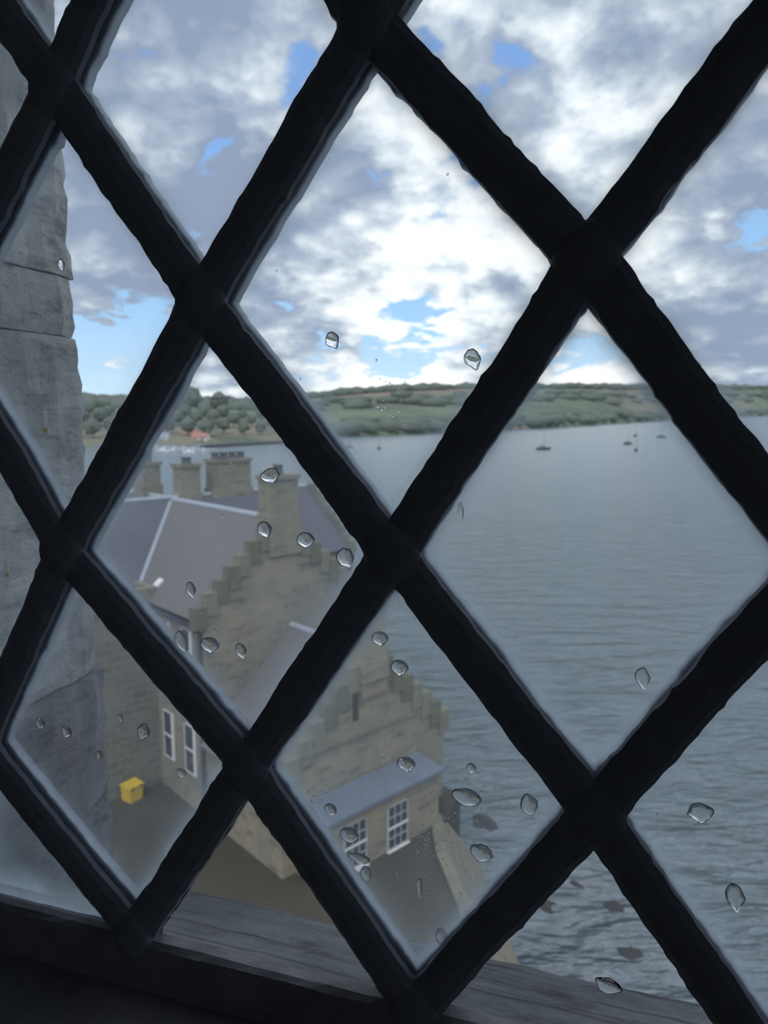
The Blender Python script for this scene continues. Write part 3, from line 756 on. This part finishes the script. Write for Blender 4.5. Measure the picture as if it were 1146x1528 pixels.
    crow_steps(G, X(-0.35, 10.85, GE - 0.35), X(4.95, 10.85, GR + 0.15), (0, 0.5, 0), 8, 1)
    crow_steps(G, X(10.25, 10.85, GE - 0.35), X(4.95, 10.85, GR + 0.15), (0, 0.5, 0), 8, 1)
    chimney(G, 5.05, 10.75, 1.35, 0.95, 10.0, 13.6, 1)
    # projecting flue of the chimney on the gable face
    mb = MB(); mb.box(4.35, 5.85, -11.16, -10.95, 9.3, 11.4); mb.prism([(4.35, -11.16, 9.3), (5.85, -11.16, 9.3), (5.85, -11.0, 8.9), (4.35, -11.0, 8.9)], (0, 0.05, 0.0))
    mb.build('flue', 'cottage_stone', G)
    MB().box(3.9, 4.2, -11.05, -10.98, 8.3, 10.3).build('slit_window', 'soot', G)
    MB().box(0.9, 7.2, -11.14, -10.97, 7.55, 7.75).build('string_course', 'step_stone', G)

    # ---------- flat-roofed front building with sash windows
    C = empty('front_cottage', tuple(I0), rz); tag(C, 'small stone cottage front with bluish roof and two white sash windows', 'cottage')
    MB().box(0.7, 7.85, -12.6, -11.02, 0.2, 5.25).build('wall', 'cottage_stone', C)
    mb = MB(); mb.prism([X(0.5, 12.85, 5.16), X(0.5, 12.85, 5.34), X(0.5, 11.02, 5.52), X(0.5, 11.02, 5.16)], (7.5, 0, 0)); mb.build('roof', 'slate_blue', C)
    for s0 in (2.62, 5.12):
        sash_window(C, (s0, -12.63, 3.72 - 0.05 * (s0 - 2.6)), (1, 0, 0), (0, -1, 0), 1.25, 2.1, 3, 4)
    MB().box(0.68, 7.87, -12.66, -12.55, 4.95, 5.12).build('eaves_course', 'step_stone', C)
    # yellow bin
    B = empty('storage_bin', (-12.75, 34.3, YARD), math.radians(43 + 12)); B.scale = (0.68, 0.68, 0.75); tag(B, 'yellow plastic storage bin standing in the corner of the yard', 'bin')
    MB().prism([(-0.52, -0.5, 0), (0.52, -0.5, 0), (0.6, -0.56, 1.0), (-0.6, -0.56, 1.0)], (0, 1.06, 0)).build('body', 'yellow', B)
    MB().prism([(-0.64, -0.62, 1.0), (-0.64, 0.62, 1.0), (-0.64, 0.5, 1.18), (-0.64, -0.62, 1.1)], (1.28, 0, 0)).build('lid', 'yellow', B)
    for e in (-0.35, 0.35): MB().box(e - 0.08, e + 0.08, -0.68, -0.6, 0.95, 1.08).build('lid_catch', 'pipe', B)
build_houses()

# ------------------------------------------------------------------ far shore
def at_sea(px, py): 
    d = ray(px, py); t = -EYE / d.z; return Vector((0, 0, EYE)) + d * t
def interp(tab, x):
    if x <= tab[0][0]: return tab[0][1]
    for (a, u), (b, w) in zip(tab, tab[1:]):
        if x <= b: return u + (w - u) * (x - a) / (b - a)
    return tab[-1][1]
SHORE = [(-900, 330), (-300, 400), (100, 440), (300, 480), (420, 520), (500, 595), (600, 660), (700, 745), (800, 890), (880, 1080), (960, 1400), (1050, 1950), (1146, 2900), (1300, 3700), (1900, 4500)]
SKYL = [(-900, 590), (-100, 588), (130, 592), (250, 596), (350, 598), (420, 600), (480, 592), (560, 585), (640, 581), (760, 579), (900, 580), (1000, 581), (1146, 580), (1900, 582)]
def shore_pt(px, up):
    """up: 0 at the water's edge, 1 at the ridge"""
    az = (px - 573) / FPX
    y0 = interp(SHORE, px); y1 = y0 + 650 + 0.12 * y0; zt = EYE + (612.2 - interp(SKYL, px)) / FPX * y1
    y = y0 + (y1 - y0) * up
    prof = 0.03 + 0.97 * (up ** 0.8) if up > 0 else -0.05
    z = zt * prof
    return Vector((az * y * 1.0, y, z))
def build_shore():
    mb = MB(); cols = list(range(-900, 1901, 20)); ups = [0, 0.012, 0.05, 0.12, 0.2, 0.3, 0.4, 0.5, 0.6, 0.7, 0.8, 0.9, 1.0, 1.3]
    for u in ups:
        for c in cols:
            p = shore_pt(c, min(u, 1.0))
            if u > 1: p = Vector((p.x * 1.3, p.y * 1.3, p.z * 0.5))
            if 0 < u <= 1: p.z += 1.2 * mnoise.noise(Vector((p.x * 0.01, p.y * 0.01, 0))) * u
            mb.v.append(tuple(p))
    n = len(cols)
    for a in range(len(ups) - 1):
        for i in range(n - 1): mb.f.append((a * n + i, a * n + i + 1, (a + 1) * n + i + 1, (a + 1) * n + i)); mb.m.append(0)
    o = mb.build('hillside', 'hill', smooth=True); tag(o, 'low green hillside of fields along the far shore', 'hillside', kind='structure')
    # woodland that nobody could count
    mb = MB(); rnd = random.Random(3)
    for i in range(560):
        px = rnd.uniform(440, 1250)
        band = rnd.random()
        up = rnd.gauss(0.98, 0.03) if band < 0.5 else (rnd.uniform(0.0, 0.09) if band < 0.85 else rnd.uniform(0.3, 0.7))
        up = max(0.015, min(1.0, up)); p = shore_pt(px, up)
        s = rnd.uniform(3.0, 5.8) * (1 + 0.0006 * p.y)
        blob(mb, (p.x, p.y, p.z + s * 0.45), s * 2.4, s * 1.4, s * 0.8, 0.3, 1.0, 1, i * 0.7)
    for i in range(150):                     # the same wood goes on behind the single trees of the headland
        p = shore_pt(rnd.uniform(60, 450), rnd.uniform(0.5, 0.85)); sz = rnd.uniform(5, 8.5)
        blob(mb, (p.x, p.y, p.z + sz * 0.35), sz * 1.6, sz * 1.4, sz * 0.95, 0.35, 1.2, 2, i * 1.9)
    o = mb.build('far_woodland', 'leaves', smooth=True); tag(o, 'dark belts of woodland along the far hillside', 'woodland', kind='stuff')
    # single trees on the wooded headland at the left
    protos = []
    for k in range(4):
        mb = MB(); r2 = random.Random(k)
        blob(mb, (0, 0, 10.5), 6.2, 6.2, 6.0, 0.5, 2.0, 3, k * 3.0)
        for q in range(7):
            a = q * 0.9 + k; blob(mb, (4.0 * math.cos(a), 4.0 * math.sin(a), 7.5 + r2.uniform(-2, 6)), 3.2, 3.2, 2.9, 0.5, 1.8, 2, q + k * 9.0)
        crown = mb
        tk = MB(); tk.tube((0, 0, -1.5), (0, 0, 6), 0.6, 0.35)
        protos.append((crown, tk))
    meshes = []
    r3 = random.Random(11); first = {}
    spots = []
    for px in range(112, 440, 28):
        for row in range(3):
            spots.append((px + (14 if row == 1 else 0) + r3.uniform(-2, 2), [0.05, 0.14, 0.25][row] + r3.uniform(-0.02, 0.02), r3.uniform(0.70, 0.82)))
    for px in (244, 287, 330): spots.append((px, 0.36, 1.7 - abs(px - 286) * 0.008))
    for i, (px, up, sc) in enumerate(spots):
        if px > 355: sc *= 0.75
        k = i % 4; p = shore_pt(px, up)
        t = empty('tree', tuple(p), r3.uniform(0, 6.2)); t.scale = (sc, sc, sc)
        tag(t, 'dark green leafy tree among the wood on the far headland', 'tree', 'trees of the far headland')
        if k not in first:
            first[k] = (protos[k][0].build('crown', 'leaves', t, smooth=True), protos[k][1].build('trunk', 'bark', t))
        else:
            for s in first[k]:
                c = s.copy(); COL.objects.link(c); c.parent = t
    # houses by the water
    def far_house(px, py, w, d, h, rz, wallm, roofm, label):
        p = at_sea(px, py); t = empty('house', (p.x, p.y, 1.0), rz); tag(t, label, 'house')
        MB().prism([(-w / 2, -d / 2, -1), (-w / 2, d / 2, -1), (-w / 2, d / 2, h), (-w / 2, 0, h + d * 0.4), (-w / 2, -d / 2, h)], (w, 0, 0)).build('wall', wallm, t)
        for s in (-1, 1):
            roof_slab('roof_slope', [(-w / 2 - 0.3, s * (d / 2 + 0.4), h - 0.3), (w / 2 + 0.3, s * (d / 2 + 0.4), h - 0.3), (w / 2 + 0.3, 0, h + d * 0.4 + 0.05), (-w / 2 - 0.3, 0, h + d * 0.4 + 0.05)], 1, roofm, t, 0.25)
        for k in (-0.25, 0.25): MB().box(k * w - 0.6, k * w + 0.6, -d / 2 - 0.06, -d / 2, 0.8, 2.2).build('window', 'house_glass', t)
        MB().box(w * 0.36, w * 0.36 + 0.8, -0.5, 0.5, h + d * 0.25, h + d * 0.4 + 1.4).build('chimney', 'chimney_stone', t)
    far_house(285, 658, 15, 8, 3.2, 0.15, 'white_wall', 'red_roof', 'white house with a red roof among trees on the far shore')
    far_house(300, 661, 11, 7, 2.8, -0.2, 'white_wall', 'red_roof', 'smaller white house beside the red-roofed one on the far shore')
    far_house(232, 662, 18, 8, 3.0, 0.05, 'white_wall', 'lead', 'long pale grey-roofed shed by the jetty')
    # jetty and spit
    a, b = at_sea(195, 670), at_sea(318, 676)
    d = (b - a).normalized(); q = Vector((-d.y, d.x, 0)) * 3.0
    J = empty('jetty', tuple((a + b) / 2)); tag(J, 'pale concrete jetty reaching out from the wooded headland', 'jetty', kind='structure')
    c = (a + b) / 2
    MB().prism([tuple(a - c - q), tuple(b - c - q), tuple(b - c + q), tuple(a - c + q)], (0, 0, 2.0)).build('deck', 'jetty', J)
    for i in range(9):
        p = a.lerp(b, (i + 0.5) / 9) - c - q * 1.02; MB().box(p.x - 0.3, p.x + 0.3, p.y - 0.3, p.y + 0.3, -1.5, 3.0).build('bollard', 'pale_hull', J)
    S = [(300, 669), (360, 665.5), (420, 662), (500, 656.5)]; mb = MB(); rings = []
    for k, (px, py) in enumerate(S):
        p = at_sea(px, py); w = 9 - 1.6 * k
        rings.append([(p.x, p.y - w * 0.4, -0.6), (p.x, p.y, 1.6), (p.x, p.y + w * 2, 1.6), (p.x, p.y + w * 3, -0.6)])
    o = mb.loft(rings).build('shingle_spit', 'rock'); tag(o, 'dark low spit of shingle beyond the chimneys', 'beach', kind='structure')
    # boats
    def hull(mb, L, B, hgt):
        rings = []
        for i in range(9):
            u = i / 8; wd = B / 2 * (1 - abs(2 * u - 0.9) ** 2.6 * 0.8) if u < 0.9 else B / 2 * 0.25 * (1 - (u - 0.9) * 8)
            wd = max(wd, 0.05); sh = hgt * (1 + 0.25 * (u - 0.4) ** 2 * 4); x = (u - 0.5) * L
            rings.append([(x, -wd * 0.5, -0.3), (x, -wd, sh * 0.5), (x, -wd * 0.95, sh), (x, wd * 0.95, sh), (x, wd, sh * 0.5), (x, wd * 0.5, -0.3)])
        mb.loft(rings)
    def yacht(px, py, L, rz, hm, label):
        p = at_sea(px, py); t = empty('sailing_boat', (p.x, p.y, 0), rz); tag(t, label, 'boat', 'boats moored in the bay')
        mb = MB(); hull(mb, L, L * 0.34, L * 0.13); mb.build('hull', hm, t)
        MB().prism([(-0.22 * L, -0.1 * L, L * 0.12), (0.16 * L, -0.08 * L, L * 0.12), (0.1 * L, -0.07 * L, L * 0.2), (-0.2 * L, -0.09 * L, L * 0.2)], (0, 0.18 * L, 0)).build('cabin', hm, t)
        MB().tube((0.05 * L, 0, L * 0.12), (0.05 * L, 0, L * 1.3), 0.11, 0.07, 8).build('mast', 'dark_hull', t)
        MB().tube((0.05 * L, 0, L * 0.27), (-0.36 * L, 0, L * 0.25), 0.16, 0.16, 8).build('boom', 'dark_hull', t)
    yacht(811, 671, 8.8, 0.25, 'dark_hull', 'dark sailing boat with tall mast, largest moored in the bay')
    yacht(937, 663, 7.5, 0.5, 'dark_hull', 'dark boat of the far cluster, on the side of the largest boat')
    yacht(949, 673, 6.2, 1.1, 'dark_hull', 'small dark boat lowest in the far cluster of moored boats')
    yacht(948, 651, 7.5, 0.9, 'dark_hull', 'faint boat at the back of the far cluster of moored boats')
    yacht(987, 653, 8.0, 0.1, 'dark_hull', 'dark boat standing apart beyond the cluster, farthest from the headland')
    yacht(521, 668, 4.6, 0.7, 'dark_hull', 'tiny dark boat just beyond the spit in the bay')
    yacht(566, 670, 4.6, 1.0, 'dark_hull', 'tiny dark boat farther along from the spit in the bay')
    for k, (px, py, L, rz) in enumerate([(216, 672, 7, 0.2), (247, 674, 6.5, -0.2), (263, 673, 6.0, 0.4), (286, 676, 6.0, 0.1)]):
        p = at_sea(px, py); t = empty('motor_boat', (p.x, p.y - 4.5, 0), rz)
        tag(t, ['white motor boat at the landward end of the jetty', 'white motor boat second from the land along the jetty', 'white motor boat third from the land along the jetty', 'white motor boat at the seaward end of the jetty'][k], 'boat', 'white boats along the jetty')
        mb = MB(); hull(mb, L, L * 0.36, L * 0.17); mb.build('hull', 'pale_hull', t)
        MB().prism([(-0.2 * L, -0.12 * L, L * 0.15), (0.2 * L, -0.12 * L, L * 0.15), (0.1 * L, -0.1 * L, L * 0.36), (-0.18 * L, -0.11 * L, L * 0.36)], (0, 0.23 * L, 0)).build('cabin', 'pale_hull', t)
build_shore()

# ------------------------------------------------------------------ rocks below the sea wall
def build_rocks():
    r = random.Random(5)
    spots = []
    for px, py, sz, weed, lab in [
            (722, 1226, 0.8, 0, 'dark wet rock at the foot of the sea wall, nearest the cottage'),
            (815, 1352, 0.6, 0, 'dark wet rock beside the lead, nearest the yard in the lowest water pane'),
            (836, 1402, 0.4, 1, 'yellowish weedy rock just above the sill, nearer the yard'),
            (880, 1406, 0.35, 1, 'yellowish weedy rock just above the sill, farther from the yard'),
            (915, 1352, 0.6, 0, 'dark wet rock halfway up the lowest water pane, away from the yard'),
            (858, 1318, 0.5, 0, 'small dark rock highest in the lowest water pane'),
            (940, 1420, 0.6, 0, 'dark wet rock close above the sill, farthest from the yard')]:
        p = at_sea(px, py); i = len(spots); spots.append(p)
        mb = MB(); blob(mb, (0, 0, 0), sz * 1.25, sz * 0.9, sz * 0.32, 0.45, 1.0, 2, i * 2.3)
        o = mb.build('rock', 'weed' if weed else 'rock'); o.location = (p.x, p.y, -0.13); o.rotation_euler = (0, 0, r.uniform(0, 3))
        tag(o, lab, 'rock', 'rocks in the shallows')
build_rocks()

# ------------------------------------------------------------------ raindrops on the glass
def build_drops():
    # px, py, width px, height px, tilt, pointiness, label
    D = [
        (497, 509, 24, 27, -0.5, 0.7, 'clear raindrop on the pane, seen against the white clouds above the shore'),
        (706, 537, 24, 36, -0.4, 0.6, 'raindrop beside the lead, just above the far hillside skyline'),
        (404, 710, 34, 24, -0.3, 0.4, 'wide raindrop in front of the chimney with the stepped gable'),
        (395, 791, 25, 27, -0.4, 0.6, 'raindrop just below the gable chimney, by the slate ridge'),
        (456, 806, 30, 24, -0.1, 0.3, 'rounded raindrop right of the gable chimney'),
        (516, 833, 30, 32, -0.4, 0.4, 'raindrop near the corner of the pane beside the stepped gable'),
        (285, 881, 17, 26, -0.2, 0.8, 'small teardrop in front of the grey slate slope'),
        (567, 953, 27, 23, -0.2, 0.5, 'raindrop in front of the low house chimney'),
        (596, 997, 29, 26, -0.1, 0.6, 'raindrop above the seaward stepped gable, at the water edge'),
        (606, 1141, 29, 25, -0.2, 0.7, 'raindrop in front of the bluish cottage roof'),
        (703, 1146, 15, 16, 0.0, 0.2, 'round little raindrop over the water beside the cottage roof'),
        (493, 1208, 20, 21, 0.2, 0.3, 'small round raindrop at the lower edge of the cottage roof'),
        (696, 1190, 46, 28, 0.1, 0.2, 'widest ragged raindrop over the water beside the cottage'),
        (789, 1201, 27, 34, 0.0, -0.3, 'upright raindrop near the pane corner, over the water'),
        (718, 1273, 37, 30, 0.2, 0.4, 'ragged raindrop over the dark rocks beside the cottage'),
        (521, 1246, 30, 25, -0.2, 0.2, 'raindrop over the upper sash of the cottage window farther from the sea'),
        (537, 1281, 34, 17, 0.1, 0.1, 'flat raindrop over the lower sash of a cottage window'),
        (546, 1304, 18, 26, 0.0, 0.3, 'narrow raindrop just below a cottage window sill'),
        (271, 958, 22, 34, -0.4, 0.4, 'slanting raindrop in front of the tall house wall, beside the lead'),
        (313, 963, 33, 26, 0.0, 0.6, 'wide raindrop on the tall house wall at the drainpipe top'),
        (360, 972, 19, 26, -0.3, 0.7, 'small teardrop on the tall house gable left of the low slate roof'),
        (60, 1080, 18, 18, 0.4, 0.5, 'raindrop over the stone jamb, nearest to the lead node'),
        (99, 1092, 19, 20, 0.5, 0.5, 'second raindrop over the stone jamb'),
        (214, 1092, 21, 28, 0.5, 0.5, 'slanting raindrop above the yellow bin'),
        (148, 1127, 12, 17, 0.4, 0.5, 'tiny raindrop over the stone jamb near its edge'),
        (180, 1071, 9, 12, 0.0, 0.3, 'tiniest raindrop just off the jamb edge'),
        (959, 1013, 22, 36, -0.2, 0.9, 'lone clear teardrop over the open water'),
        (1045, 1214, 38, 33, -0.2, 0.6, 'large clear raindrop over the rippled water'),
        (1097, 1341, 28, 48, -0.2, 0.9, 'long clear teardrop, lowest over the open water'),
        (907, 1471, 38, 27, 0.2, 0.2, 'raindrop in front of the stone sill edge'),
        (688, 764, 9, 28, -0.1, 0.6, 'thin running raindrop over the water beside the lead'),
        (658, 1397, 17, 30, 0.0, 0.4, 'narrow raindrop just above the sill at the pane corner'),
        (271, 1153, 20, 14, 0.0, 0.5, 'small raindrop at the foot of the tall house wall'),
        (92, 395, 12, 18, -0.1, 0.3, 'small pale raindrop over the upper stone jamb'),
        (626, 1325, 10, 34, 0.0, 0.8, 'thin trickle below the cottage window nearer the sea'),
    ]
    y0 = N_GLASS + 0.0028
    for i, (px, py, w, h, tilt, pt, label) in enumerate(D):
        x, z, mpp = win_at(px, py, y0); rx, rz = w * mpp / 2, h * mpp / 2
        mb = MB(); seg = 26; rings = []; hh = 0.60 * min(rx, rz)
        rag = 0.16 if h >= 27 or w > 30 else 0.09
        for k in range(9):
            am = math.radians(56); a = am * (1 - k / 8); rr = max(0.02, math.sin(a) / math.sin(am)); hgt = (math.cos(a) - math.cos(am)) / (1 - math.cos(am))
            ring = []
            for j in range(seg):
                t = 2 * math.pi * j / seg; u, v = math.cos(t), math.sin(t)
                wob = 1 + rag * mnoise.noise(Vector((u * 1.4 + i * 7, v * 1.4, 0))) + 0.5 * rag * mnoise.noise(Vector((u * 3.5, v * 3.5 + i * 5, 1)))
                # pointed at the lower end
                u2 = u * (1 - min(0.95, pt * 0.95 + 0.1) * max(0.0, -v) ** 1.2) if pt >= 0 else u * (1 + pt * 0.5 * max(0.0, -v))
                lx, lz = u2 * rx * wob * rr, v * rz * wob * rr
                cx = lx * math.cos(tilt) - lz * math.sin(tilt) * -1 * 1.0; cz = lx * -math.sin(tilt) * 1.0 + lz * math.cos(tilt)
                ring.append((cx, hh * hgt, cz - 0.26 * rz * hgt))
            rings.append(ring)
        mb.loft(rings)
        o = mb.build('raindrop', 'drop', smooth=True)
        # flat back keeps its own shading
        for p in o.data.polygons:
            if len(p.vertices) > 4: p.use_smooth = False
        P = Vector((0, 0, EYE)) + WR * x + WN * y0 + Vector((0, 0, z)); o.location = P; o.rotation_euler = (0, 0, WROT)
        tag(o, label, 'raindrop', 'raindrops on the window')
    # chalky streak on the glass
    for px, py, w, h, lab in [(67, 629, 9, 34, 'pale chalky dropping with an ochre tip, over the stone jamb'), (10, 848, 8, 26, 'short pale chalky streak beside the lead, low over the jamb')]:
        x, z, mpp = win_at(px, py, y0); t = empty('bird_dropping', tuple(Vector((0, 0, EYE)) + WR * x + WN * (y0 - 0.0001) + Vector((0, 0, z))), WROT); tag(t, lab, 'dropping')
        for nm, m, zc, rx, rz in (('streak', 'dropping', 3, w / 2, h * 0.38), ('tip', 'ochre', -h * 0.38, w / 2 * 0.9, h * 0.14)):
            mb = MB(); rings = []
            for k in range(5):
                rr = 1 - k / 4.05
                rings.append([(rx * mpp * rr * math.cos(a) * (1 + 0.2 * mnoise.noise(Vector((math.cos(a), math.sin(a), px)))), 0.0002 + 0.0003 * (1 - rr * rr), (zc + rz * rr * math.sin(a)) * mpp) for a in [2 * math.pi * q / 16 for q in range(16)]])
            mb.loft(rings, cap=False); mb.build(nm, m, t, smooth=True)
    # fine spray that nobody could count
    mb = MB(); r = random.Random(9)
    clusters = [(640, 1240, 18, 60), (650, 1250, 30, 45), (470, 1195, 16, 40), (715, 1165, 14, 22), (300, 935, 16, 24), (725, 1255, 12, 18), (715, 1395, 12, 20), (655, 1330, 25, 20), (573, 590, 16, 30), (520, 800, 40, 8), (345, 800, 60, 10), (500, 700, 200, 14), (700, 1380, 120, 20), (900, 900, 140, 8), (600, 1290, 70, 30), (250, 600, 90, 12)]
    for cx, cy, sp, n in clusters:
        for i in range(n):
            px, py = r.gauss(cx, sp), r.gauss(cy, sp * 1.1); x, z, mpp = win_at(px, py, y0)
            if not (X0 < x < X1 and Z0 + 0.008 < z): continue
            s = abs(r.gauss(0.7, 0.5)) + 0.4
            blob(mb, (x, y0 + 0.0000, z), s * mpp, s * mpp * 0.5, s * mpp * r.uniform(0.9, 1.5), 0.1, 1, 1, i, 0)
    o = mb.build('fine_spray', 'drop', smooth=True); o.location = (0, 0, EYE); o.rotation_euler = (0, 0, WROT); tag(o, 'fine specks of water scattered over the panes', 'water', kind='stuff')
build_drops()
